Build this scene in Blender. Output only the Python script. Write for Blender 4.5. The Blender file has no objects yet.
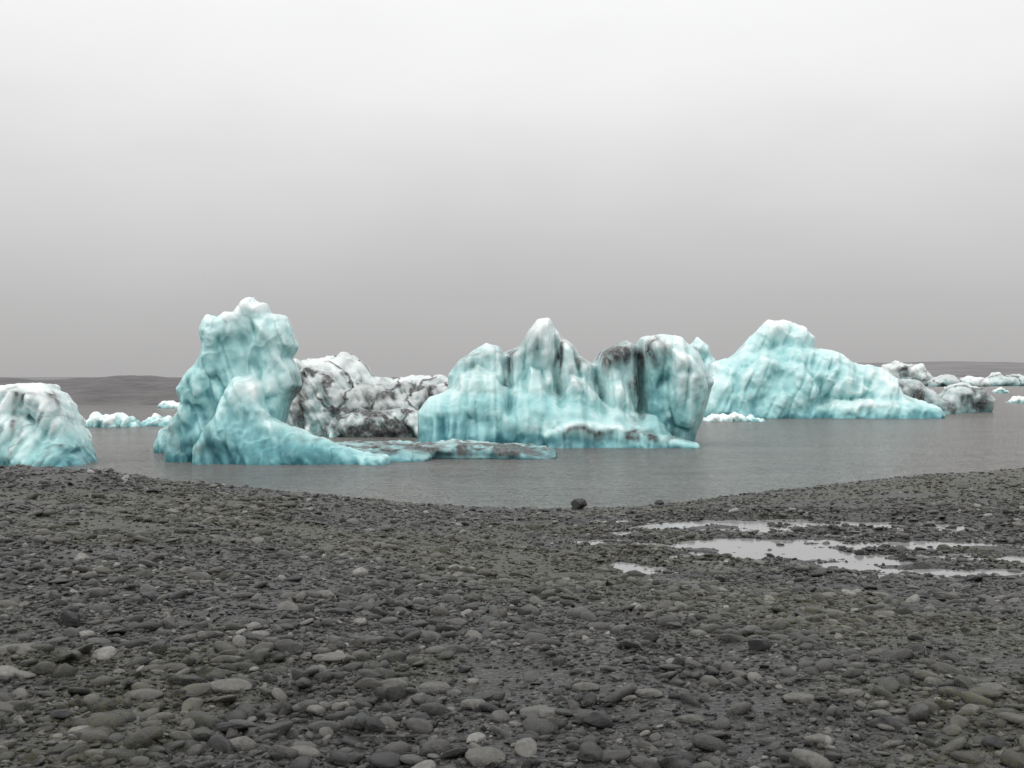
import bpy, math, numpy as np, time
from mathutils import Vector
T0 = time.time()
rng = np.random.default_rng(7)
F = 1138.0; CH = 4.0; HZ = 379.0
scene = bpy.context.scene

# ---------------------------------------------------------------- noise
def _hash(ix, iy, iz, seed):
    h = (ix.astype(np.int64)*374761393 + iy.astype(np.int64)*668265263 + iz.astype(np.int64)*2147483647 + seed*1274126177) & 0xFFFFFFFF
    h = ((h ^ (h >> 13)) * 1274126177) & 0xFFFFFFFF
    h = ((h ^ (h >> 16)) * 2246822519) & 0xFFFFFFFF
    h = h ^ (h >> 15)
    return (h & 0xFFFFFF).astype(np.float64) / float(0xFFFFFF)
def vnoise(x, y, z, seed=0):
    x, y, z = np.broadcast_arrays(np.asarray(x, float), np.asarray(y, float), np.asarray(z, float))
    ix, iy, iz = np.floor(x), np.floor(y), np.floor(z)
    fx, fy, fz = x-ix, y-iy, z-iz
    fx = fx*fx*fx*(fx*(fx*6-15)+10); fy = fy*fy*fy*(fy*(fy*6-15)+10); fz = fz*fz*fz*(fz*(fz*6-15)+10)
    out = 0
    for a in (0, 1):
        for b in (0, 1):
            for c in (0, 1):
                w = (fx if a else 1-fx)*(fy if b else 1-fy)*(fz if c else 1-fz)
                out = out + w*_hash(ix+a, iy+b, iz+c, seed)
    return out*2-1
def fbm(x, y, z, seed=0, oct=4, gain=0.5):
    s = 0; a = 1.0; t = 0
    for o in range(oct):
        f = 2.03**o
        s = s + a*vnoise(x*f+o*17.3, y*f+o*5.1, z*f-o*9.7, seed+o*31); t += a; a *= gain
    return s/t
def cell(x, y, z, seed=0):
    ix, iy, iz = np.floor(x), np.floor(y), np.floor(z)
    best = np.full(x.shape, 9.0)
    for a in (-1, 0, 1):
        for b in (-1, 0, 1):
            for c in (-1, 0, 1):
                cx, cy, cz = ix+a, iy+b, iz+c
                dx = cx+_hash(cx, cy, cz, seed)-x
                dy = cy+_hash(cx, cy, cz, seed+1)-y
                dz = cz+_hash(cx, cy, cz, seed+2)-z
                best = np.minimum(best, dx*dx+dy*dy+dz*dz)
    return np.sqrt(best)
def sstep(a, b, x):
    t = np.clip((x-a)/(b-a), 0, 1); return t*t*(3-2*t)

# ---------------------------------------------------------------- node helpers
def newmat(name):
    m = bpy.data.materials.new(name); m.use_nodes = True
    nt = m.node_tree; nt.nodes.clear()
    out = nt.nodes.new('ShaderNodeOutputMaterial'); b = nt.nodes.new('ShaderNodeBsdfPrincipled')
    nt.links.new(b.outputs[0], out.inputs[0])
    return m, nt, b
def N(nt, typ, **kw):
    n = nt.nodes.new(typ)
    for k, v in kw.items(): setattr(n, k, v)
    return n
def noise_node(nt, vec, scale, detail=4, rough=0.55):
    n = N(nt, 'ShaderNodeTexNoise'); n.inputs['Scale'].default_value = scale
    n.inputs['Detail'].default_value = detail; n.inputs['Roughness'].default_value = rough
    nt.links.new(vec, n.inputs['Vector']); return n
def ramp(nt, fac, stops):
    r = N(nt, 'ShaderNodeValToRGB'); e = r.color_ramp.elements
    while len(e) < len(stops): e.new(0.5)
    for i, (p, c) in enumerate(stops):
        e[i].position = p; e[i].color = (c[0], c[1], c[2], 1)
    nt.links.new(fac, r.inputs[0]); return r
def math_n(nt, op, a, b=None, clamp=False):
    n = N(nt, 'ShaderNodeMath', operation=op, use_clamp=clamp)
    for i, v in enumerate((a, b)):
        if v is None: continue
        if isinstance(v, (int, float)): n.inputs[i].default_value = v
        else: nt.links.new(v, n.inputs[i])
    return n.outputs[0]
def mixc(nt, fac, a, b, blend='MIX'):
    n = N(nt, 'ShaderNodeMix', data_type='RGBA', blend_type=blend)
    for idx, v in ((0, fac), (6, a), (7, b)):
        if isinstance(v, (int, float)): n.inputs[idx].default_value = v
        elif isinstance(v, tuple): n.inputs[idx].default_value = (v[0], v[1], v[2], 1)
        else: nt.links.new(v, n.inputs[idx])
    return n.outputs[2]
def bump(nt, b, h, strength, dist, prev=None):
    n = N(nt, 'ShaderNodeBump'); n.inputs['Strength'].default_value = strength; n.inputs['Distance'].default_value = dist
    nt.links.new(h, n.inputs['Height'])
    if prev is not None: nt.links.new(prev, n.inputs['Normal'])
    nt.links.new(n.outputs[0], b.inputs['Normal']); return n.outputs[0]

def mesh_from(name, verts, faces, mat, smooth=True):
    me = bpy.data.meshes.new(name)
    verts = np.asarray(verts, dtype=np.float32); faces = np.asarray(faces, dtype=np.int32)
    me.vertices.add(len(verts)); me.vertices.foreach_set('co', verts.ravel())
    k = faces.shape[1]
    me.loops.add(faces.size); me.loops.foreach_set('vertex_index', faces.ravel())
    me.polygons.add(len(faces)); me.polygons.foreach_set('loop_start', np.arange(0, faces.size, k, dtype=np.int32))
    me.update(calc_edges=True); me.validate()
    me.polygons.foreach_set('use_smooth', np.full(len(me.polygons), smooth))
    me.materials.append(mat)
    ob = bpy.data.objects.new(name, me); scene.collection.objects.link(ob)
    return ob

# ---------------------------------------------------------------- world
w = bpy.data.worlds.new("World"); scene.world = w; w.use_nodes = True
nt = w.node_tree; nt.nodes.clear()
out = N(nt, 'ShaderNodeOutputWorld'); tc = N(nt, 'ShaderNodeTexCoord'); sep = N(nt, 'ShaderNodeSeparateXYZ')
nt.links.new(tc.outputs['Generated'], sep.inputs[0])
mp = N(nt, 'ShaderNodeMapping'); mp.inputs['Scale'].default_value = (1.6, 1.6, 4.0)
nt.links.new(tc.outputs['Generated'], mp.inputs[0])
nz = noise_node(nt, mp.outputs[0], 1.6, 4, 0.5)
off = math_n(nt, 'MULTIPLY', math_n(nt, 'SUBTRACT', nz.outputs[0], 0.5), 0.13)
off = math_n(nt, 'MULTIPLY', off, math_n(nt, 'MULTIPLY', sep.outputs[2], 5.0, True))
el = math_n(nt, 'ADD', sep.outputs[2], off)
def g(v, t=(1.0, .985, .985)): return tuple(v*c/2.2 for c in t)
r = ramp(nt, el, [(0.0, g(.43)), (.012, g(.435)), (.07, g(.51)), (.155, g(.68)), (.24, g(.85, (1, .995, 1))), (.315, g(.93, (1, 1, 1.0))), (.5, g(1.1, (1, 1, 1))), (1.0, g(1.4, (1, 1, 1)))])
back = math_n(nt, 'MULTIPLY', math_n(nt, 'MULTIPLY', sep.outputs[1], -1.0, True), 0.6)
st = math_n(nt, 'MULTIPLY', math_n(nt, 'ADD', back, 1.0), 2.2)
bg = N(nt, 'ShaderNodeBackground'); nt.links.new(r.outputs[0], bg.inputs[0]); nt.links.new(st, bg.inputs[1])
sky = N(nt, 'ShaderNodeTexSky', sky_type='NISHITA'); sky.sun_disc = False
sky.sun_elevation = math.radians(45); sky.sun_rotation = math.radians(255)
bg2 = N(nt, 'ShaderNodeBackground'); nt.links.new(sky.outputs[0], bg2.inputs[0]); bg2.inputs[1].default_value = 0.002
ad = N(nt, 'ShaderNodeAddShader'); nt.links.new(bg.outputs[0], ad.inputs[0]); nt.links.new(bg2.outputs[0], ad.inputs[1])
nt.links.new(ad.outputs[0], out.inputs[0])
sl = bpy.data.lights.new('sun', 'SUN'); sl.energy = 0.8; sl.angle = math.radians(14); sl.color = (1, .98, .95)
so = bpy.data.objects.new('sun', sl); scene.collection.objects.link(so)
so.rotation_euler = Vector((0.95, 0.25, -1.0)).to_track_quat('-Z', 'Y').to_euler(); so.location = (-20, -30, 60)

# ---------------------------------------------------------------- camera
cam = bpy.data.cameras.new('camera'); co = bpy.data.objects.new('camera', cam); scene.collection.objects.link(co)
cam.lens = F/1024*36; cam.sensor_width = 36; cam.clip_end = 20000; cam.clip_start = 0.1
co.location = (0, 0, CH); co.rotation_euler = (math.radians(90)-math.atan(5/F), 0, 0)
scene.camera = co
scene.view_settings.view_transform = 'Standard'

# ---------------------------------------------------------------- terrain
def ctl(px, d, py): return ((px-512)/F*d, d, CH-(py-HZ)/F*d)
C = []
for x in (-12, -5, 0, 5, 12):
    C.append((x, -4, 2.5)); C.append((x, 3, 2.45))
for px, z6, z10, z15, z20 in ((-250, 2.35, 2.3, 2.2, 2.1), (0, 2.35, 2.2, 2.1, 2.0), (200, 2.32, 2.1, 1.85, 1.65), (400, 2.3, 2.0, 1.5, 1.2), (560, 2.3, 1.95, 1.35, .97), (750, 2.3, 1.9, 1.2, .86), (1000, 2.3, 1.9, 1.25, .9), (1300, 2.35, 2.0, 1.4, 1.0)):
    for d, z in ((6, z6), (10, z10), (15, z15), (20, z20)): C.append(((px-512)/F*d, d, z))
for px, d, py in ((-250, 25, 462), (0, 25, 467), (100, 26, 472), (200, 27, 487), (300, 29, 496), (400, 31, 506), (470, 33, 513), (550, 35, 514), (620, 34.5, 510),
                  (560, 27, 520), (700, 27, 512), (850, 27, 510), (1000, 27, 509), (1200, 27, 508),
                  (700, 35, 500), (800, 37, 488), (900, 38, 478.5), (1024, 38, 469), (1200, 38, 465), (1000, 32, 487), (900, 32, 493)):
    C.append(ctl(px, d, py))
for px, d, z in ((-250, 36, 0), (0, 33, .3), (100, 32, .2), (200, 31.5, .1), (300, 32.5, 0.1), (400, 34, -.25), (500, 38, -.7), (620, 39, -.8), (700, 40, -.6), (800, 42, -.5), (900, 44, -.4), (1024, 46, -.3), (1200, 47, -.3)):
    C.append(((px-512)/F*d, d, z)); C.append(((px-512)/F*(d+12), d+12, z-2.0))
C = np.array(C)
def tps(r2): return np.where(r2 > 1e-12, 0.5*r2*np.log(np.maximum(r2, 1e-12)), 0)
n = len(C)
K = tps((C[:, None, 0]-C[None, :, 0])**2+(C[:, None, 1]-C[None, :, 1])**2)+np.eye(n)*0.3
P = np.c_[np.ones(n), C[:, :2]]
A = np.block([[K, P], [P.T, np.zeros((3, 3))]])
W = np.linalg.solve(A, np.r_[C[:, 2], 0, 0, 0])
PZ = 0.80
puds = [(3.3, 24.8, 1.8, .5), (5.6, 25.1, 2.8, .8), (8.4, 24.7, 2.4, .7), (4.5, 21.8, 1.4, 1.0), (5.4, 20.4, 1.6, 1.1), (6.0, 19.1, 1.3, .8), (2.3, 18.7, 1.3, .45), (7.4, 18.5, 1.5, .5), (7.4, 22.2, 2.0, .6), (1.6, 19.3, .8, .35), (8.7, 20.6, 1.6, .5), (3.6, 18.2, .8, .3), (2.2, 22.5, .8, .25), (3.2, 20.3, .7, .25)]
def base_z(x, y):
    sh = x.shape; x = x.ravel(); y = y.ravel(); o = np.empty(len(x))
    cx = np.clip(x, -26, 30); cy = np.clip(y, -6, 56)
    for s in range(0, len(x), 40000):
        a, b = cx[s:s+40000], cy[s:s+40000]
        o[s:s+40000] = tps((a[:, None]-C[None, :, 0])**2+(b[:, None]-C[None, :, 1])**2)@W[:n]+W[n]+W[n+1]*a+W[n+2]*b
    o = np.where(y > 50, np.minimum(o, -1.5), o)
    return np.clip(o, -3, 2.8).reshape(sh)
def zone(x, y): return sstep(.15, .85, np.exp(-(((x-5.8)/6.4)**4+((y-21.8)/5.4)**4)))
def terrain(x, y):
    z = base_z(x, y)
    m = zone(x, y)
    z = z*(1-m)+(0.832+0.12*(z-0.85))*m
    z = z+.07*4*m*(1-m)*sstep(.55, .75, z)
    amp = 1-0.7*m
    z = z+amp*(0.06*fbm(x*.45, y*.45, 0, 3, 3)+0.055*fbm(x*1.7, y*1.7, 0, 5, 3))+0.026*(1-m)*fbm(x*2.6, y*2.6, 0, 8, 4, .6)+m*.085*fbm(x*.9, y*1.5, 0, 9, 5, .62)
    dep = np.full(z.shape, -9.0)
    wx = x+1.6*fbm(x*.9, y*.9, 1, 11, 5, .65); wy = y+1.3*fbm(x*.9, y*.9, 4, 12, 5, .65)
    for px, py, rx, ry in puds:
        dep = np.maximum(dep, 1-((wx-px)/rx)**2-((wy-py)/ry)**2)
    dep = np.clip(dep+.3, 0, 1)
    z = z-0.06*sstep(0, .9, dep)
    return z, dep
def axis(c0, near, fine, far, ratio=1.06):
    a = list(np.arange(near[0], near[1]+fine/2, fine)); s = fine
    v = a[-1]
    while v < far: s *= ratio; v += s; a.append(v)
    s = fine; v = a[0]; l = []
    while v > -far: s *= ratio; v -= s; l.append(v)
    return np.array(l[::-1]+a)
xs = axis(0, (-9, 12), 0.055, 6000, 1.06)
ys = axis(0, (4, 28), 0.06, 6000, 1.045)
X, Y = np.meshgrid(xs, ys, indexing='ij')
Z, DEP = terrain(X, Y)
nx, ny = X.shape
idx = np.arange(nx*ny).reshape(nx, ny)
quads = np.stack([idx[:-1, :-1], idx[1:, :-1], idx[1:, 1:], idx[:-1, 1:]], -1).reshape(-1, 4)
def moss_amount(x, y):
    a = sstep(.02, .32, fbm(x*.35, y*.35, 0, 300, 5, .6))*.5
    bank = np.exp(-((x-15)/5.5)**2-((y-33)/5)**2)*.9
    for cx, cy, rx, ry in ((-5.5, 16, 2.5, 2), (-1.9, 18, 2.2, 1.8), (1.5, 12, 1.8, 1.5), (2.4, 8.5, 1.2, .8), (2.7, 6.2, .8, .6), (-.6, 7, .6, .5)):
        bank = bank+.5*np.exp(-((x-cx)/rx)**2-((y-cy)/ry)**2)
    return np.clip(a+bank*(.6+.6*fbm(x*1.5, y*1.5, 0, 301, 4)), 0, 1)

mg, nt, b = newmat('wet_gravel')
geo = N(nt, 'ShaderNodeNewGeometry'); pos = geo.outputs['Position']
v1 = N(nt, 'ShaderNodeTexVoronoi'); v1.inputs['Scale'].default_value = 24; nt.links.new(pos, v1.inputs['Vector'])
v2 = N(nt, 'ShaderNodeTexVoronoi'); v2.inputs['Scale'].default_value = 70; nt.links.new(pos, v2.inputs['Vector'])
sc = N(nt, 'ShaderNodeSeparateColor'); nt.links.new(v1.outputs['Color'], sc.inputs[0])
stone = ramp(nt, sc.outputs[0], [(0, (.007, .0068, .0065)), (.45, (.016, .0155, .014)), (.8, (.040, .039, .035)), (1, (.09, .087, .08))])
gap_shade = ramp(nt, v1.outputs['Distance'], [(0.0, (1, 1, 1)), (.55, (.7, .7, .7)), (.9, (.15, .15, .15))])  # shadow in the gaps between stones, painted into the colour
col = mixc(nt, 1.0, stone.outputs[0], gap_shade.outputs[0], 'MULTIPLY')
ma = N(nt, 'ShaderNodeAttribute', attribute_name='moss')
n2 = noise_node(nt, pos, 18, 4, .7)
mk2 = ramp(nt, n2.outputs[0], [(.40, (0, 0, 0)), (.58, (1, 1, 1))])
col = mixc(nt, mixc(nt, 1.0, ma.outputs['Color'], mk2.outputs[0], 'MULTIPLY'), col, (.06, .06, .016))
wa = N(nt, 'ShaderNodeAttribute', attribute_name='wet')
col = mixc(nt, wa.outputs['Fac'], col, (.014, .0135, .013))
nt.links.new(col, b.inputs['Base Color'])
rg = N(nt, 'ShaderNodeMapRange'); nt.links.new(wa.outputs['Fac'], rg.inputs[0]); rg.inputs[3].default_value = .42; rg.inputs[4].default_value = .10
nt.links.new(rg.outputs[0], b.inputs['Roughness'])
bp = bump(nt, b, math_n(nt, 'MULTIPLY', v1.outputs['Distance'], -1.0), 1.0, .04)
bump(nt, b, math_n(nt, 'MULTIPLY', v2.outputs['Distance'], -1.0), .8, .012, bp)
go_ = mesh_from('gravel_beach_ground', np.stack([X, Y, Z], -1).reshape(-1, 3), quads, mg)
at = go_.data.attributes.new('moss', 'FLOAT', 'POINT'); at.data.foreach_set('value', moss_amount(X, Y).ravel().astype(np.float32))
ZN = zone(X, Y)
wet = np.maximum(sstep(.07, 0, Z-PZ)*ZN, sstep(.10, .0, Z))
at = go_.data.attributes.new('wet', 'FLOAT', 'POINT'); at.data.foreach_set('value', wet.ravel().astype(np.float32))
print('terrain', time.time()-T0)

def water_mat(name, base, rough, layers):
    m, nt, b = newmat(name)
    geo = N(nt, 'ShaderNodeNewGeometry'); prev = None
    for sc_, sx, sy, st_, di in layers:
        mp = N(nt, 'ShaderNodeMapping'); mp.inputs['Scale'].default_value = (sx, sy, 1); mp.inputs['Rotation'].default_value = (0, 0, .2)
        nt.links.new(geo.outputs['Position'], mp.inputs[0])
        nn = noise_node(nt, mp.outputs[0], sc_, 4, .6)
        prev = bump(nt, b, nn.outputs[0], st_, di, prev)
    mp = N(nt, 'ShaderNodeMapping'); mp.inputs['Scale'].default_value = (.02, .06, 1); nt.links.new(geo.outputs['Position'], mp.inputs[0])
    nn = noise_node(nt, mp.outputs[0], 3, 4, .6)
    rr = ramp(nt, nn.outputs[0], [(.3, tuple(c*.88 for c in base)), (.7, tuple(c*1.12 for c in base))])
    nt.links.new(rr.outputs[0], b.inputs['Base Color'])
    b.inputs['Roughness'].default_value = rough; b.inputs['IOR'].default_value = 1.33
    return m
mpud = water_mat('puddle_water', (.24, .24, .24), .05, [(9, 1, 1, .2, .012)])
cm = (Z < PZ+.01) & (ZN > .5)
cq = cm[:-1, :-1] | cm[1:, :-1] | cm[1:, 1:] | cm[:-1, 1:]
pq = quads.reshape(nx-1, ny-1, 4)[cq]
u, inv = np.unique(pq.ravel(), return_inverse=True)
pv = np.stack([X.ravel()[u], Y.ravel()[u], np.full(len(u), PZ)], -1)
mesh_from('puddle_water', pv, inv.reshape(-1, 4), mpud)

mw = water_mat('lagoon_water', (.275, .263, .247), .18, [(.45, .5, 1.9, 1.0, 1.7), (1.6, .6, 2.0, 1.0, .9), (6, .6, 1.7, 1.0, .28)])
xa = axis(0, (-60, 60), 6, 6000, 1.25); ya = axis(0, (0, 120), 6, 6000, 1.25)
GX, GY = np.meshgrid(xa, ya, indexing='ij'); ii = np.arange(GX.size).reshape(GX.shape)
gq = np.stack([ii[:-1, :-1], ii[1:, :-1], ii[1:, 1:], ii[:-1, 1:]], -1).reshape(-1, 4)
mesh_from('lagoon_water', np.stack([GX, GY, np.zeros_like(GX)], -1).reshape(-1, 3), gq, mw)

# ---------------------------------------------------------------- pebbles
def pebble_mesh(name, seed, flat, mat, sub=3, angular=0.0):
    import bmesh
    bm = bmesh.new(); bmesh.ops.create_icosphere(bm, subdivisions=sub, radius=1)
    me = bpy.data.meshes.new(name); bm.to_mesh(me); bm.free()
    v = np.empty(len(me.vertices)*3); me.vertices.foreach_get('co', v); v = v.reshape(-1, 3)
    r = np.random.default_rng(seed)
    for i in range(9 if angular else 5):
        nrm = r.normal(size=3); nrm /= np.linalg.norm(nrm); dd = r.uniform(.55, .85) if angular else r.uniform(.7, .92)
        t = v@nrm; over = np.maximum(t-dd, 0); v = v-over[:, None]*nrm*(.93 if angular else .75)
    nn = fbm(v[:, 0]*1.2+seed*7, v[:, 1]*1.2, v[:, 2]*1.2, seed, 3)
    v = v*(1+.2*nn)[:, None]
    v[:, 2] *= flat; v[:, 1] *= r.uniform(.6, .95)
    me.vertices.foreach_set('co', v.ravel()); me.polygons.foreach_set('use_smooth', np.ones(len(me.polygons), bool)); me.update()
    me.materials.append(mat); return me
def stone_mat(name, stops, mossy=True):
    m, nt, b = newmat(name)
    oi = N(nt, 'ShaderNodeObjectInfo'); tcn = N(nt, 'ShaderNodeTexCoord'); geo = N(nt, 'ShaderNodeNewGeometry')
    c = ramp(nt, oi.outputs['Random'], stops)
    n1 = noise_node(nt, tcn.outputs['Object'], 3.5, 6, .7)
    c2 = ramp(nt, n1.outputs[0], [(.3, (.55, .55, .55)), (.7, (1.4, 1.38, 1.34))])
    col = mixc(nt, 1.0, c.outputs[0], c2.outputs[0], 'MULTIPLY')
    if mossy:
        mk = N(nt, 'ShaderNodeAttribute', attribute_name='moss', attribute_type='INSTANCER')
        n2 = noise_node(nt, geo.outputs['Position'], 22, 4, .7)
        mk2 = ramp(nt, n2.outputs[0], [(.42, (0, 0, 0)), (.6, (1, 1, 1))])
        col = mixc(nt, math_n(nt, 'MULTIPLY', mk.outputs['Fac'], mk2.outputs[0]), col, (.075, .075, .024))
    nt.links.new(col, b.inputs['Base Color'])
    rr = ramp(nt, oi.outputs['Random'], [(0, (.18,)*3), (1, (.40,)*3)])
    nt.links.new(rr.outputs[0], b.inputs['Roughness'])
    n3 = noise_node(nt, tcn.outputs['Object'], 9, 5, .7); bump(nt, b, n3.outputs[0], .6, .06)
    return m
ms = stone_mat('pebble_stone', [(0, (.004, .004, .004)), (.3, (.013, .0127, .012)), (.6, (.038, .037, .034)), (.85, (.085, .083, .076)), (.96, (.15, .147, .135)), (1, (.26, .255, .24))])
coll = bpy.data.collections.new('pebble_shapes')
for i in range(12):
    o = bpy.data.objects.new('pebble_shape', pebble_mesh('pebble_shape', 20+i, (.26, .34, .42, .3, .55, .36, .28, .5, .32, .6, .3, .38)[i], ms, 2 if i % 2 else 3, .5 if i in (2, 4, 7, 9) else 0))
    coll.objects.link(o)
def scatter(d0, d1, dens, smin, smax, power):
    area = (d1*d1-d0*d0)*.5*1.3
    nn = int(area*dens)
    d = np.sqrt(rng.uniform(d0*d0, d1*d1, nn)); uu = rng.uniform(-.65, .65, nn)
    x = d*uu; s = smin*(smax/smin)**(rng.random(nn)**power)
    return np.c_[x, d, s]
pts = np.concatenate([
    scatter(3.2, 9, 760, .009, .032, 1.2), scatter(3.2, 9, 85, .028, .105, 1.5),
    scatter(9, 16, 350, .015, .043, 1.3), scatter(9, 16, 42, .038, .125, 1.6),
    scatter(16, 28, 140, .022, .06, 1.4), scatter(16, 28, 16, .055, .15, 2.0),
    scatter(28, 47, 40, .03, .10, 1.8)])
pz, pd = terrain(pts[:, 0], pts[:, 1])
cl = fbm(pts[:, 0]*.9, pts[:, 1]*.9, 0, 77, 4)
big = pts[:, 2] > .045
inw = (pz < PZ-.005) & (zone(pts[:, 0], pts[:, 1]) > .5)
keep = (pz > -.03) & (rng.random(len(pts)) < np.clip(.72+np.where(big, 2.4, 1.0)*cl, .12, 1)) & ~(inw & (rng.random(len(pts)) < .7))
pts = pts[keep]; pz = pz[keep]
me = bpy.data.meshes.new('beach_pebbles'); npt = len(pts)
me.vertices.add(npt); me.vertices.foreach_set('co', np.c_[pts[:, 0], pts[:, 1], pz+pts[:, 2]*.13].astype(np.float32).ravel())
a = me.attributes.new('rot', 'FLOAT_VECTOR', 'POINT')
a.data.foreach_set('vector', np.c_[rng.normal(0, .22, npt), rng.normal(0, .22, npt), rng.uniform(0, 6.28, npt)].astype(np.float32).ravel())
a = me.attributes.new('scl', 'FLOAT_VECTOR', 'POINT')
s = pts[:, 2]; a.data.foreach_set('vector', np.c_[s, s*rng.uniform(.7, 1.1, npt), s*rng.uniform(.7, 1.5, npt)].astype(np.float32).ravel())
a = me.attributes.new('idx', 'INT', 'POINT'); a.data.foreach_set('value', rng.integers(0, 12, npt).astype(np.int32))
a = me.attributes.new('moss', 'FLOAT', 'POINT'); a.data.foreach_set('value', moss_amount(pts[:, 0], pts[:, 1]).astype(np.float32))
pob = bpy.data.objects.new('beach_pebbles', me); scene.collection.objects.link(pob)
ng = bpy.data.node_groups.new('pebble_scatter', 'GeometryNodeTree')
ng.interface.new_socket('Geometry', in_out='INPUT', socket_type='NodeSocketGeometry'); ng.interface.new_socket('Geometry', in_out='OUTPUT', socket_type='NodeSocketGeometry')
gi = ng.nodes.new('NodeGroupInput'); go = ng.nodes.new('NodeGroupOutput'); iop = ng.nodes.new('GeometryNodeInstanceOnPoints')
ci = ng.nodes.new('GeometryNodeCollectionInfo'); ci.inputs['Collection'].default_value = coll; ci.inputs['Separate Children'].default_value = True; ci.inputs['Reset Children'].default_value = True
ng.links.new(gi.outputs[0], iop.inputs['Points']); ng.links.new(ci.outputs[0], iop.inputs['Instance']); iop.inputs['Pick Instance'].default_value = True
for nme, ty, so_ in (('rot', 'FLOAT_VECTOR', 'Rotation'), ('scl', 'FLOAT_VECTOR', 'Scale'), ('idx', 'INT', 'Instance Index')):
    na = ng.nodes.new('GeometryNodeInputNamedAttribute'); na.data_type = ty; na.inputs['Name'].default_value = nme
    ng.links.new(na.outputs[0], iop.inputs[so_])
ng.links.new(iop.outputs[0], go.inputs[0])
mod = pob.modifiers.new('scatter', 'NODES'); mod.node_group = ng
print('pebbles', npt, time.time()-T0)

mdark = stone_mat('dark_rock', [(0, (.006, .0055, .0055)), (1, (.012, .0115, .0115))], False)
mlight = stone_mat('pale_rock', [(0, (.07, .068, .061)), (1, (.12, .117, .105))], True)
def hit(px, py):
    d = np.linspace(3.5, 46, 2000); x = (px-512)/F*d
    z, _ = terrain(x, d); zr = CH-(py-HZ)/F*d
    k = np.argmax(zr <= z); return x[k], d[k], z[k]
def rock(name, px, py, wpx, asp, mat, seed, ang=1.0):
    x, d, z = hit(px, py); s = wpx/F*d/2
    m_ = pebble_mesh(name, seed, asp, mat, 4, ang)
    o = bpy.data.objects.new(name, m_); o.location = (x, d, z+s*asp*(.55 if ang else .3)); o.scale = (s, s, s); o.rotation_euler = (0, 0, (seed*1.7) % .6-.3)
    scene.collection.objects.link(o)
for i, (px, py, wp, asp) in enumerate(((70, 626, 30, .75), (758, 650, 27, .6), (600, 726, 36, .5), (579, 509, 18, .8), (420, 724, 28, .55), (885, 727, 34, .4), (997, 748, 30, .5), (294, 630, 15, .6), (568, 606, 18, .5), (790, 572, 14, .6), (465, 672, 18, .4), (860, 556, 12, .6), (370, 680, 24, .45), (640, 517, 9, .6), (472, 512, 11, .6), (720, 582, 12, .6), (430, 750, 24, .45), (660, 505, 10, .7), (915, 640, 16, .5), (190, 700, 16, .45), (780, 548, 10, .6), (835, 534, 9, .6), (700, 520, 8, .6), (930, 578, 10, .6), (130, 590, 12, .6), (240, 665, 16, .5), (520, 640, 14, .5), (660, 625, 14, .5), (730, 690, 18, .5), (815, 620, 12, .6), (60, 720, 22, .45), (335, 720, 20, .4), (950, 690, 20, .5), (500, 590, 10, .6), (250, 575, 10, .6))):
    rock('rock', px, py, wp, asp, mdark, 100+i)
for i, (px, py, wp, asp) in enumerate(((230, 690, 46, .32), (435, 692, 34, .4), (145, 698, 42, .3), (485, 762, 44, .4), (542, 716, 44, .3), (20, 652, 50, .25), (330, 660, 36, .25), (690, 722, 30, .3), (800, 700, 34, .25), (650, 696, 30, .3), (300, 756, 40, .3), (850, 696, 30, .3), (990, 690, 34, .25), (585, 690, 30, .3), (820, 742, 30, .3), (90, 735, 40, .25))):
    rock('flat_stone', px, py, wp, asp, mlight, 200+i, 0)
print('rocks', time.time()-T0)

# ---------------------------------------------------------------- ice
def ice_mat():
    m, nt, b = newmat('glacier_ice')
    at = N(nt, 'ShaderNodeAttribute', attribute_name='tint'); ad_ = N(nt, 'ShaderNodeAttribute', attribute_name='dirt_crease')
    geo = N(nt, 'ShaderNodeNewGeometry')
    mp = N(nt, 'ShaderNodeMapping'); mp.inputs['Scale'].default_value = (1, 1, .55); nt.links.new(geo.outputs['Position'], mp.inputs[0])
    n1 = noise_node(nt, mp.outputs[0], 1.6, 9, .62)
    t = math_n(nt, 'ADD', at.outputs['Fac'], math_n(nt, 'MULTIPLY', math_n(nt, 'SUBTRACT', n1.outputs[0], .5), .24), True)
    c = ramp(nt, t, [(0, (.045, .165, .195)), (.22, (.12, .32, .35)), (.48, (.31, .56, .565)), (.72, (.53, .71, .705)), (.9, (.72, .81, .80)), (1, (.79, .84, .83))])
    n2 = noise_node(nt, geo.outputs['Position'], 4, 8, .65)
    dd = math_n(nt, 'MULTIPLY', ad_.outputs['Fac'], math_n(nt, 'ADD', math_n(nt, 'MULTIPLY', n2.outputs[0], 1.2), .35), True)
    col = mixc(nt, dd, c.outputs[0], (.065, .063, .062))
    nt.links.new(col, b.inputs['Base Color'])
    b.inputs['Roughness'].default_value = .2; b.inputs['IOR'].default_value = 1.31
    ssw = math_n(nt, 'MULTIPLY', math_n(nt, 'SUBTRACT', 1.0, dd, True), .30)
    nt.links.new(ssw, b.inputs['Subsurface Weight']); b.inputs['Subsurface Radius'].default_value = (.4, .9, 1.0); b.inputs['Subsurface Scale'].default_value = .18
    bp = bump(nt, b, n1.outputs[0], .5, .13)
    n4 = noise_node(nt, mp.outputs[0], 11, 6, .7)
    bump(nt, b, n4.outputs[0], .4, .03, bp)
    return m
mi = ice_mat()
def wl(py): return CH*F/(py-HZ)
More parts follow.
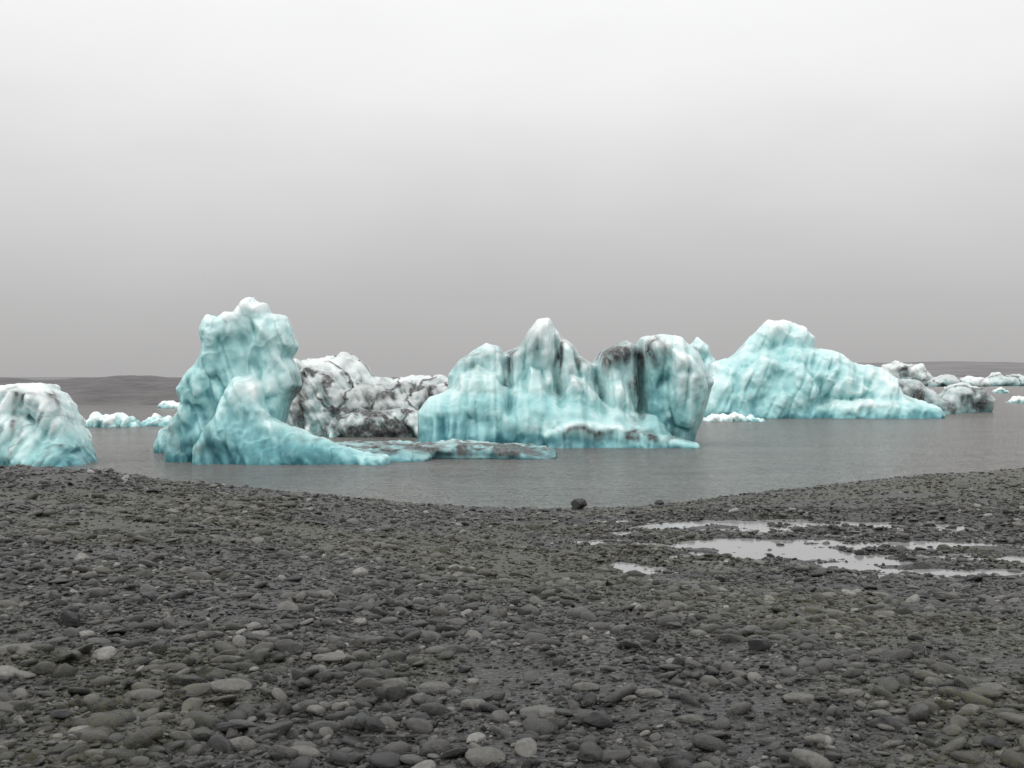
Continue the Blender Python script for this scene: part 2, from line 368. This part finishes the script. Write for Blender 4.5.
def sd_poly(poly, x, z):
    d = np.full(x.shape, 1e9); s = np.ones(x.shape)
    m = len(poly)
    for i in range(m):
        ax, az = poly[i]; bx, bz = poly[i-1]
        ex, ez = bx-ax, bz-az; wx, wz = x-ax, z-az
        t = np.clip((wx*ex+wz*ez)/(ex*ex+ez*ez+1e-12), 0, 1)
        d = np.minimum(d, (wx-ex*t)**2+(wz-ez*t)**2)
        c1 = z >= az; c2 = z < bz; c3 = ex*wz > ez*wx
        flip = (c1 & c2 & c3) | (~c1 & ~c2 & ~c3)
        s = np.where(flip, -s, s)
    return -s*np.sqrt(d)
def surface_nets(Fd, org, h):
    S = Fd < 0
    nx, ny, nz = Fd.shape
    cnt = np.zeros((nx-1, ny-1, nz-1)); acc = np.zeros((nx-1, ny-1, nz-1, 3))
    corners = [(i, j, k) for i in (0, 1) for j in (0, 1) for k in (0, 1)]
    def sl(c): return (slice(c[0], nx-1+c[0]), slice(c[1], ny-1+c[1]), slice(c[2], nz-1+c[2]))
    for ca in corners:
        for ax in range(3):
            if ca[ax]: continue
            cb = list(ca); cb[ax] = 1; cb = tuple(cb)
            fa, fb = Fd[sl(ca)], Fd[sl(cb)]
            cr = (fa < 0) != (fb < 0)
            t = np.where(cr, fa/np.where(cr, fa-fb, 1), 0)
            cnt += cr
            for q in range(3):
                acc[..., q] += cr*(ca[q]+(t if q == ax else 0))
    act = cnt > 0
    vid = -np.ones(act.shape, np.int64); vid[act] = np.arange(act.sum())
    ijk = np.argwhere(act); V = (ijk+acc[act]/cnt[act][:, None])*h+np.array(org)
    faces = []
    for ax in range(3):
        a1, a2 = (ax+1) % 3, (ax+2) % 3
        s0 = [slice(1, -1)]*3; s1 = [slice(1, -1)]*3; s0[ax] = slice(0, -1); s1[ax] = slice(1, None)
        A_, B_ = S[tuple(s0)], S[tuple(s1)]
        e = np.argwhere(A_ != B_); ins = A_[A_ != B_]
        base = e.copy(); base[:, a1] += 1; base[:, a2] += 1
        def cidx(o1, o2):
            q = base.copy(); q[:, a1] -= o1; q[:, a2] -= o2; return vid[q[:, 0], q[:, 1], q[:, 2]]
        f = np.stack([cidx(1, 1), cidx(0, 1), cidx(0, 0), cidx(1, 0)], -1)
        f[~ins] = f[~ins][:, ::-1]
        faces.append(f)
    f = np.concatenate(faces); f = f[(f >= 0).all(1)]
    return V, f
def vnormals(V, f):
    a = V[f[:, 2]]-V[f[:, 0]]; b_ = V[f[:, 3]]-V[f[:, 1]]; nn = np.cross(a, b_)
    o = np.zeros_like(V)
    for k in range(4):
        for q in range(3): o[:, q] += np.bincount(f[:, k], nn[:, q], len(V))
    return o/(np.linalg.norm(o, axis=1, keepdims=True)+1e-12)
def smooth(V, f, it, lam=1.0):
    a = np.concatenate([f[:, 0], f[:, 1], f[:, 2], f[:, 3]]); b_ = np.concatenate([f[:, 1], f[:, 2], f[:, 3], f[:, 0]])
    A1 = np.concatenate([a, b_]); B1 = np.concatenate([b_, a]); c = np.bincount(A1, minlength=len(V))+1e-9
    V = V.copy()
    for _ in range(it):
        for q in range(V.shape[1]):
            m_ = np.bincount(A1, V[B1, q], len(V))/c; V[:, q] += lam*(m_-V[:, q])
    return V
# part = (outline, distance, half thickness, edge radius[, lean])  lean>0: lower part comes forward
def berg(name, parts, res, seed, k=.25, warp=.2, flute=.4, ff=1.0, fine=.06, scal=(.05, .8), tint0=.5, spots=(), vein=.25, sc=1.0, whites=(), tilt=0.0, grooves=(), grime=0.0, tn=.28, crev=0.0):
    P_ = []
    lo = np.array([1e9]*3); hi = -lo
    for p in parts:
        d = p[1]; poly = [((a-512)/F*d, max(CH-(b_-HZ)/F*d, -1.0)) for a, b_ in p[0]]
        lean = p[4] if len(p) > 4 else 0.0
        pa = np.array(poly); top = pa[:, 1].max()
        lo = np.minimum(lo, [pa[:, 0].min(), d-p[2]-lean*top, pa[:, 1].min()]); hi = np.maximum(hi, [pa[:, 0].max(), d+p[2], pa[:, 1].max()])
        P_.append((poly, d, p[2], p[3], lean, top))
    lo -= .5*sc+res*2+np.array([0, flute*sc, 0]); hi += .5*sc+res*2; lo[2] = max(lo[2], -.5*sc)
    gx, gy, gz = (np.arange(lo[i], hi[i], res) for i in range(3))
    XX, YY, ZZ = np.meshgrid(gx, gy, gz, indexing='ij', sparse=True)
    x2 = gx[:, None]; z2 = gz[None, :]
    xs_ = x2+tilt*z2
    b1 = np.abs(fbm(xs_*.62*ff/sc, 0, z2*.13/sc, seed, 2)); b2 = np.abs(fbm(xs_*1.7*ff/sc, 3, z2*.35/sc, seed+4, 2)); b4 = np.abs(fbm(xs_*4*ff/sc, 6, z2*.9/sc, seed+5, 2))
    b3 = fbm(x2*.5/sc, 9, z2*.6/sc, seed+6, 3)
    fl = flute*sc*(1.7*np.minimum(b1, .4)+.8*np.minimum(b2, .35)+.2*np.minimum(b4, .3)-.5+.7*b3)
    for gx_, w_, dp_, z0_, z1_ in grooves:
        dd_ = P_[0][1]; gxx = (gx_-512)/F*dd_; ww = w_/F*dd_
        wob = .25*fbm(z2*.7, 0, gx_, seed+3, 2)
        fl = fl-dp_*np.exp(-np.abs((x2+wob-gxx)/ww)**1.3)*sstep(z0_-.5, z0_+.3, z2)*(1-sstep(z1_-.3, z1_+.5, z2))
    wv = warp*sc*vnoise(XX*.75/sc, YY*.75/sc, ZZ*.75/sc, seed+9)+.5*warp*sc*vnoise(XX*1.9/sc, YY*1.9/sc, ZZ*1.9/sc, seed+10)
    out_ = None
    for poly, d, t, r_, lean, top in P_:
        sd = sd_poly(poly, x2+0*z2, z2+0*x2)
        a_ = np.clip((r_-np.minimum(sd, r_))/r_, 0, 6)[:, None, :]
        yw = YY+(fl+lean*(top-z2))[:, None, :]
        b_ = np.abs(yw-d)/t
        v = ((a_**2.2+b_**2.2)**(1/2.2)-1)*min(r_, t)
        if out_ is None: out_ = v
        else:
            h_ = np.clip(.5+.5*(v-out_)/(k*sc), 0, 1); out_ = v*(1-h_)+out_*h_-k*sc*h_*(1-h_)
    out_ = out_+wv*.5
    out_[0] = 1; out_[-1] = 1; out_[:, 0] = 1; out_[:, -1] = 1; out_[:, :, -1] = 1; out_[:, :, 0] = 1
    V, f = surface_nets(out_, lo, res)
    V = smooth(V, f, 2, .6); nn = vnormals(V, f)
    x, y, z = V.T/sc
    wx = x+.35*fbm(x, y, z, seed+70, 3); wz = z+.35*fbm(x, y, z, seed+71, 3)
    c = cell(wx*scal[1], y*scal[1], wz*scal[1]*.7, seed+20)
    c2 = cell(wx*scal[1]*2.3, y*scal[1]*2.3, wz*scal[1]*1.4, seed+22)
    disp = scal[0]*(c-.5)*2+scal[0]*.5*(c2-.5)
    disp = disp+fine*fbm(x*1.6, y*1.6, z*1.0, seed+31, 6, .55)*1.8
    rdg = 1-np.abs(fbm(x*.9, y*.9, z*.6, seed+33, 3, .5))*4
    disp = disp+fine*1.3*np.clip(rdg, 0, 1)**2
    V = V+nn*(disp*sc)[:, None]
    nn = vnormals(V, f)
    x, y, z = V.T/sc
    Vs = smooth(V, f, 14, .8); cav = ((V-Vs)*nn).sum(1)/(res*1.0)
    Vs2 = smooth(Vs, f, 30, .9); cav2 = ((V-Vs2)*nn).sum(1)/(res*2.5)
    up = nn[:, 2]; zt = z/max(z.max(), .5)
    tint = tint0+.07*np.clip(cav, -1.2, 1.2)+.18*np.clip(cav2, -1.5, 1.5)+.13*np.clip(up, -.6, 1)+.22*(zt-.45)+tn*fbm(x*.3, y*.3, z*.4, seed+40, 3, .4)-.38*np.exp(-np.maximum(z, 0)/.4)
    ppx = 512+V[:, 0]/V[:, 1]*F; ppy = HZ+(CH-V[:, 2])/V[:, 1]*F
    s_ = fbm(x*.30+z*.28, y*.3, z*.55-x*.2, seed+50, 4, .45)
    mask = sstep(-.15, .4, fbm(x*.35, y*.35, z*.35, seed+51, 3)+(vein-.25))
    wid = 18-9*min(vein, 1)
    dirt_crease = vein*1.5*np.clip(1-np.abs(s_)*wid, 0, 1)*mask+vein*.45*np.clip(-cav2, 0, 1)*mask+.10*vein*mask+grime*(.7+1.0*fbm(x*.5, y*.5, z*.7, seed+52, 3))+crev*np.clip(-cav2-.1, 0, 1)*sstep(.25, .55, zt)  # veins and grime, plus darker concave creases on the upper part
    strk = np.clip(.6+1.3*fbm(x*1.6+z*tilt, y*1.6, z*.3, seed+62, 4), 0, 1.4)
    for sx, sy, rx, ry, a_ in spots:
        wx = ppx+10*fbm(x*.8, y*.8, z*.8, seed+60, 4); wy = ppy+10*fbm(x*.8, y*.8, z*.8, seed+61, 4)
        q = np.exp(-((wx-sx)/rx)**2-((wy-sy)/ry)**2); dirt_crease = dirt_crease+a_*q*strk
    for sx, sy, rx, ry, a_ in whites:
        q = np.exp(-((ppx-sx)/rx)**2-((ppy-sy)/ry)**2); tint = tint+a_*q
    org = np.array([(V[:, 0].min()+V[:, 0].max())/2, (V[:, 1].min()+V[:, 1].max())/2, 0])
    ob = mesh_from(name, V-org, f, mi); ob.location = org
    me = ob.data
    for nme, arr in (('tint', tint), ('dirt_crease', dirt_crease)):
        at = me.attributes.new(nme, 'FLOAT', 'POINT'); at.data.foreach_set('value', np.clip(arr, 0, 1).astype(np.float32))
    print(name, len(V), time.time()-T0); return ob

dA = wl(463)
berg('iceberg', [
    ([(174, 448), (178, 422), (188, 404), (182, 388), (190, 377), (200, 366), (207, 350), (206, 330), (213, 317), (222, 319), (229, 312), (238, 313), (243, 303), (251, 298), (260, 304), (266, 303), (270, 314), (279, 314), (285, 318), (291, 328), (297, 346), (291, 358), (300, 371), (303, 386), (292, 400), (284, 425), (280, 480), (180, 480)], dA+2.8, 1.4, .36, .10),
    ([(160, 446), (165, 430), (180, 414), (195, 398), (220, 400), (220, 480), (165, 480)], wl(451), 1.2, .6, .2),
    ([(198, 480), (202, 446), (211, 426), (222, 410), (227, 392), (236, 378), (250, 377), (262, 385), (265, 402), (272, 418), (300, 430), (330, 440), (350, 448), (390, 455), (395, 480)], dA+.9, .9, .45, .25),
    ([(205, 345), (213, 328), (224, 330), (226, 360), (215, 395), (200, 400), (196, 385)], dA+2.2, 1.2, .5, .1),
    ([(255, 320), (270, 318), (282, 335), (288, 360), (285, 395), (270, 400), (262, 360)], dA+2.3, 1.2, .5, .1),
], .062, 1, k=.14, warp=.10, flute=.46, ff=1.0, fine=.045, scal=(.06, .9), tint0=.50, vein=.22, tilt=.35, crev=.15,
    spots=[(176, 425, 12, 22, .6), (299, 405, 8, 28, 1.0), (300, 380, 6, 16, .7), (186, 450, 20, 8, .8), (208, 425, 6, 20, .3), (345, 441, 50, 3, .7), (272, 330, 6, 30, .2)],
    whites=[(250, 388, 18, 14, .42), (225, 440, 40, 22, -.28), (300, 452, 60, 10, -.2), (260, 306, 25, 6, .15), (225, 365, 25, 30, -.08)])
berg('iceberg_shelf', [
    ([(320, 446), (345, 443), (400, 443), (460, 442), (510, 445), (545, 449), (556, 453), (550, 490), (315, 490)], wl(456), 2.4, .4),
    ([(300, 452), (350, 450), (400, 452), (430, 456), (425, 490), (300, 490)], wl(460), 1.2, .5),
], .07, 5, warp=.15, flute=.3, ff=1.5, fine=.06, scal=(.06, 1.0), tint0=.36, vein=.5, grime=.25, tn=.15, spots=[(450, 446, 140, 6, 1.4), (500, 452, 60, 6, .8)], whites=[(470, 457, 40, 1.8, .5), (350, 455, 50, 8, .08)])
dB = wl(436)
berg('iceberg', [
    ([(292, 372), (300, 361), (325, 358), (345, 355), (362, 366), (371, 380), (385, 378), (400, 381), (425, 376), (448, 378), (480, 388), (480, 470), (295, 470)], dB+5, 3, 1.2, .1),
    ([(290, 378), (308, 366), (332, 372), (350, 392), (345, 430), (330, 470), (292, 470)], dB+2.5, 1.8, 1.0, .15),
    ([(345, 392), (372, 384), (398, 392), (420, 402), (425, 470), (340, 470)], dB+2, 1.6, 1.0, .15),
    ([(326, 428), (342, 414), (370, 411), (405, 409), (432, 416), (440, 470), (326, 470)], dB, 1.4, .8),
], .09, 12, k=.08, warp=.45, flute=.8, ff=1.1, fine=.06, scal=(.12, .5), tint0=.82, vein=.7, grime=.34, tilt=.6, tn=.12,
    spots=[(298, 400, 9, 32, 1.2), (385, 434, 55, 7, 1.3), (350, 412, 45, 4, 1.1), (385, 395, 16, 6, .9), (325, 378, 5, 14, .6), (432, 400, 9, 22, .8), (370, 426, 60, 8, .8), (400, 386, 40, 3, .6)])
dC = wl(447)
berg('iceberg', [
    ([(419, 412), (429, 396), (455, 388), (500, 386), (540, 390), (580, 400), (625, 410), (655, 416), (668, 434), (680, 480), (422, 480)], dC+2.4, 1.9, 1.5, .34),
    ([(449, 374), (458, 362), (471, 353), (486, 343), (499, 347), (508, 362), (510, 440), (450, 440)], dC+4.2, 1.6, .8, .1),
    ([(503, 354), (521, 346), (529, 331), (537, 320), (549, 319), (556, 329), (562, 338), (564, 430), (505, 430)], dC+4.3, 1.9, .6, .1),
    ([(556, 336), (572, 345), (580, 356), (592, 364), (600, 430), (556, 430)], dC+3.9, 1.8, .7, .1),
    ([(590, 366), (603, 349), (626, 341), (640, 348), (647, 380), (644, 430), (596, 430)], dC+4.3, 1.8, .7, .1),
    ([(632, 352), (641, 338), (660, 334), (680, 338), (697, 354), (707, 370), (714, 382), (709, 398), (703, 420), (696, 436), (690, 460), (648, 450), (634, 400)], dC+3.6, 2.2, 1.2, -.12),
    ([(672, 350), (690, 356), (704, 374), (708, 388), (700, 415), (690, 430), (676, 425), (668, 395), (670, 365)], dC+1.7, 1.3, .7, -.08),
    ([(540, 432), (575, 419), (620, 424), (655, 433), (696, 442), (698, 446), (690, 480), (550, 480)], dC+.2, .9, .4, .3),
    ([(524, 384), (531, 368), (540, 372), (547, 388), (553, 408), (550, 420), (520, 420)], dC+2.2, 1.2, .6, .2),
    ([(562, 392), (570, 376), (584, 378), (596, 394), (612, 412), (600, 425), (562, 420)], dC+2.2, 1.2, .6, .2),
    ([(452, 398), (460, 374), (478, 366), (496, 374), (504, 392), (506, 412), (450, 412)], dC+2.5, 1.3, .8, .2),
    ([(606, 404), (612, 384), (622, 380), (632, 392), (636, 420), (610, 425)], dC+2.6, 1.1, .6, .2),
], .078, 23, k=.14, warp=.07, flute=.6, ff=1.0, fine=.028, scal=(.045, .5), tint0=.57, vein=.26, grime=.04, crev=.35,
    grooves=[(510, 4, 1.0, 2.0, 8), (557, 4, 1.0, 2.4, 8), (600, 4, 1.2, 2.0, 8), (640, 5, 1.5, 1.5, 8)],
    spots=[(615, 355, 24, 15, 1.2), (638, 388, 6, 30, 1.5), (600, 432, 60, 3, 1.0), (640, 438, 45, 3, 1.3), (575, 362, 14, 24, .7), (530, 350, 30, 18, .5), (655, 355, 18, 12, .6), (470, 362, 20, 12, .45), (694, 380, 5, 20, .4), (509, 365, 4, 20, 1.1), (558, 360, 4, 24, 1.0), (520, 388, 60, 3, .35)],
    whites=[(545, 345, 20, 25, .12), (490, 360, 25, 15, .10), (445, 425, 35, 18, -.3), (560, 441, 80, 7, -.3), (655, 400, 12, 28, -.3), (685, 375, 10, 30, .12), (575, 428, 60, 5, .12), (660, 342, 25, 8, .15), (500, 402, 90, 8, -.16)])
dD = wl(418)
berg('iceberg', [
    ([(704, 440), (702, 392), (711, 364), (735, 356), (755, 350), (780, 344), (806, 348), (835, 352), (850, 363), (875, 367), (889, 380), (893, 394), (915, 402), (915, 440)], dD+6, 3.6, 1.6, .25),
    ([(728, 358), (750, 336), (765, 321), (786, 321), (801, 327), (810, 338), (808, 352), (800, 372), (730, 372)], dD+7, 2.6, 1.1, .2),
    ([(688, 440), (690, 346), (698, 338), (707, 346), (714, 360), (722, 440)], dD+12, 2.4, 1.0),
    ([(780, 415), (805, 405), (860, 398), (895, 400), (930, 405), (938, 414), (930, 440), (775, 440)], dD+2, 2.4, .8, .4),
    ([(735, 372), (760, 357), (800, 364), (815, 390), (800, 430), (720, 430)], dD+2.4, 1.8, 1.2, .3),
    ([(700, 388), (720, 372), (742, 380), (755, 405), (750, 440), (700, 440)], dD+2.8, 1.8, 1.2, .3),
    ([(818, 372), (835, 362), (856, 372), (868, 392), (850, 400), (815, 398)], dD+2.8, 1.8, 1.0, .2),
], .13, 31, k=.10, warp=.18, flute=.6, ff=.8, fine=.045, scal=(.06, .45), tint0=.57, vein=.08, sc=1.5, tilt=-.5, crev=.06, spots=[(885, 405, 25, 4, .4), (760, 400, 30, 3, .2)], whites=[(850, 405, 60, 8, .12), (780, 330, 25, 10, .06), (740, 395, 35, 15, -.05)])
berg('iceberg', [
    ([(888, 392), (891, 380), (915, 380), (930, 391), (944, 402), (960, 430), (888, 430)], wl(413), 3, 1.2),
    ([(938, 402), (948, 388), (962, 386), (979, 389), (989, 400), (986, 440), (938, 440)], wl(412), 2.6, 1.2)],
    .14, 37, k=.2, warp=.4, flute=.5, fine=.07, scal=(.10, .6), tint0=.74, vein=.7, grime=.5, sc=1.5, spots=[(915, 400, 14, 12, .8), (972, 402, 16, 8, 1.1), (935, 408, 30, 4, 1.0)])
berg('iceberg', [
    ([(-110, 400), (-50, 392), (0, 388), (20, 385), (45, 382), (60, 392), (68, 405), (76, 425), (90, 448), (101, 464), (100, 490), (-110, 490)], wl(464)+1.8, 1.8, .35, .2),
    ([(-80, 430), (-20, 420), (20, 415), (45, 430), (70, 450), (85, 490), (-80, 490)], wl(465)+.6, .9, .7, .35),
    ([(30, 392), (48, 388), (60, 400), (70, 425), (82, 448), (60, 455), (45, 430), (36, 410)], wl(465)+1.2, 1.0, .5, .2)],
    .07, 41, k=.2, warp=.12, flute=.7, ff=1.2, fine=.04, scal=(.06, .6), tint0=.63, vein=.35, tilt=-.45, crev=.2, spots=[(55, 410, 4, 24, 1.0), (30, 396, 30, 3, 1.0), (15, 420, 3, 25, .9), (66, 440, 3, 16, .8), (38, 430, 3, 20, .5)], whites=[(60, 450, 25, 20, -.15)])
small = [([(82, 424), (95, 417), (115, 416), (130, 419), (142, 426)], 427, 43, .62), ([(145, 424), (155, 417), (170, 419), (178, 425)], 426, 44, .7),
         ([(157, 404), (165, 401), (178, 403), (182, 407)], 408, 45, .75), ([(30, 403), (50, 401), (70, 405)], 408, 45, .75),
         ([(1007, 402), (1014, 397), (1030, 398), (1045, 402)], 403, 46, .8), ([(704, 420), (715, 415), (722, 417), (735, 413), (745, 418), (752, 416), (763, 421)], 421.5, 47, .85),
         ([(660, 425), (672, 421), (684, 424)], 425, 48, .9), ([(108, 418), (116, 412), (124, 416)], 420, 49, .7),
         ([(993, 390), (1000, 388), (1008, 391)], 393, 50, .8), ([(955, 388), (965, 386), (975, 388)], 391, 51, .8)]
for i, (poly, wpy, sd_, t0) in enumerate(small):
    pl = poly+[(poly[-1][0], wpy+14), (poly[0][0], wpy+14)]
    d = wl(wpy); berg('iceberg_fragment', [(pl, d+1, 1.0, .4)], .10 if d < 110 else .16, 60+i, warp=.35, flute=.5, ff=2, fine=.12, scal=(.16, 1.0), tint0=t0, vein=.4)
far = [([(878, 376), (884, 366), (895, 362), (908, 365), (916, 364), (926, 372), (932, 380)], 386, .85), ([(930, 381), (945, 376), (960, 379), (975, 377), (985, 381)], 386.5, .85),
       ([(985, 380), (996, 372), (1003, 377), (1018, 375), (1030, 380)], 386, .8), ([(1035, 378), (1060, 368), (1090, 380)], 386, .8)]
for i, (poly, wpy, t0) in enumerate(far):
    pl = poly+[(poly[-1][0], wpy+5), (poly[0][0], wpy+5)]
    d = wl(wpy); berg('iceberg', [(pl, d, 9, 3)], .7, 80+i, warp=.25, flute=.4, fine=.10, scal=(.12, .9), tint0=t0, vein=.6, grime=.3, sc=5)

# ---------------------------------------------------------------- distant land
def land(name, x0, x1, d0, depth, topf, haze_col, seed, nxx=500):  # distance haze is mixed into the base colour, no volume
    m, nt, b = newmat(name)
    geo = N(nt, 'ShaderNodeNewGeometry'); mp = N(nt, 'ShaderNodeMapping'); s = 12.0/depth; mp.inputs['Scale'].default_value = (s*.4, s, s*3); nt.links.new(geo.outputs['Position'], mp.inputs[0])
    nn = noise_node(nt, mp.outputs[0], 1.0, 8, .65)
    c = ramp(nt, nn.outputs[0], [(.3, tuple(v*.75 for v in haze_col)), (.7, tuple(v*1.25 for v in haze_col))]); nt.links.new(c.outputs[0], b.inputs['Base Color']); b.inputs['Roughness'].default_value = .95
    b.inputs['Specular IOR Level'].default_value = .1
    xx = np.linspace(x0, x1, nxx); tt = np.linspace(0, 1, 24)
    XX, TT = np.meshgrid(xx, tt, indexing='ij')
    shore = d0+depth*.12*fbm(XX/depth*1.5, 0, 0, seed, 3)
    prof = np.sin(np.clip(TT*1.15, 0, 1)*math.pi/2)
    top = topf(XX)*(1+.16*fbm(XX/depth*1.2, 0, 5, seed+1, 5))
    ZZ = -.5+(top+.5)*prof*(1+.12*fbm(XX/depth*3, TT*4, 0, seed+2, 4)); YY = shore+TT*depth
    ii = np.arange(XX.size).reshape(XX.shape)
    q = np.stack([ii[:-1, :-1], ii[1:, :-1], ii[1:, 1:], ii[:-1, 1:]], -1).reshape(-1, 4)
    return mesh_from(name, np.stack([XX, YY, ZZ], -1).reshape(-1, 3), q, m)
land('moraine_ridge', -260, 20, wl(405), 25, lambda x: 4.0*sstep(25, -15, x)+.2, (.125, .12, .12), 90)
land('distant_hills', -3000, 3000, 1300, 500, lambda x: 6+24*sstep(-300, 700, x), (.18, .175, .178), 95)
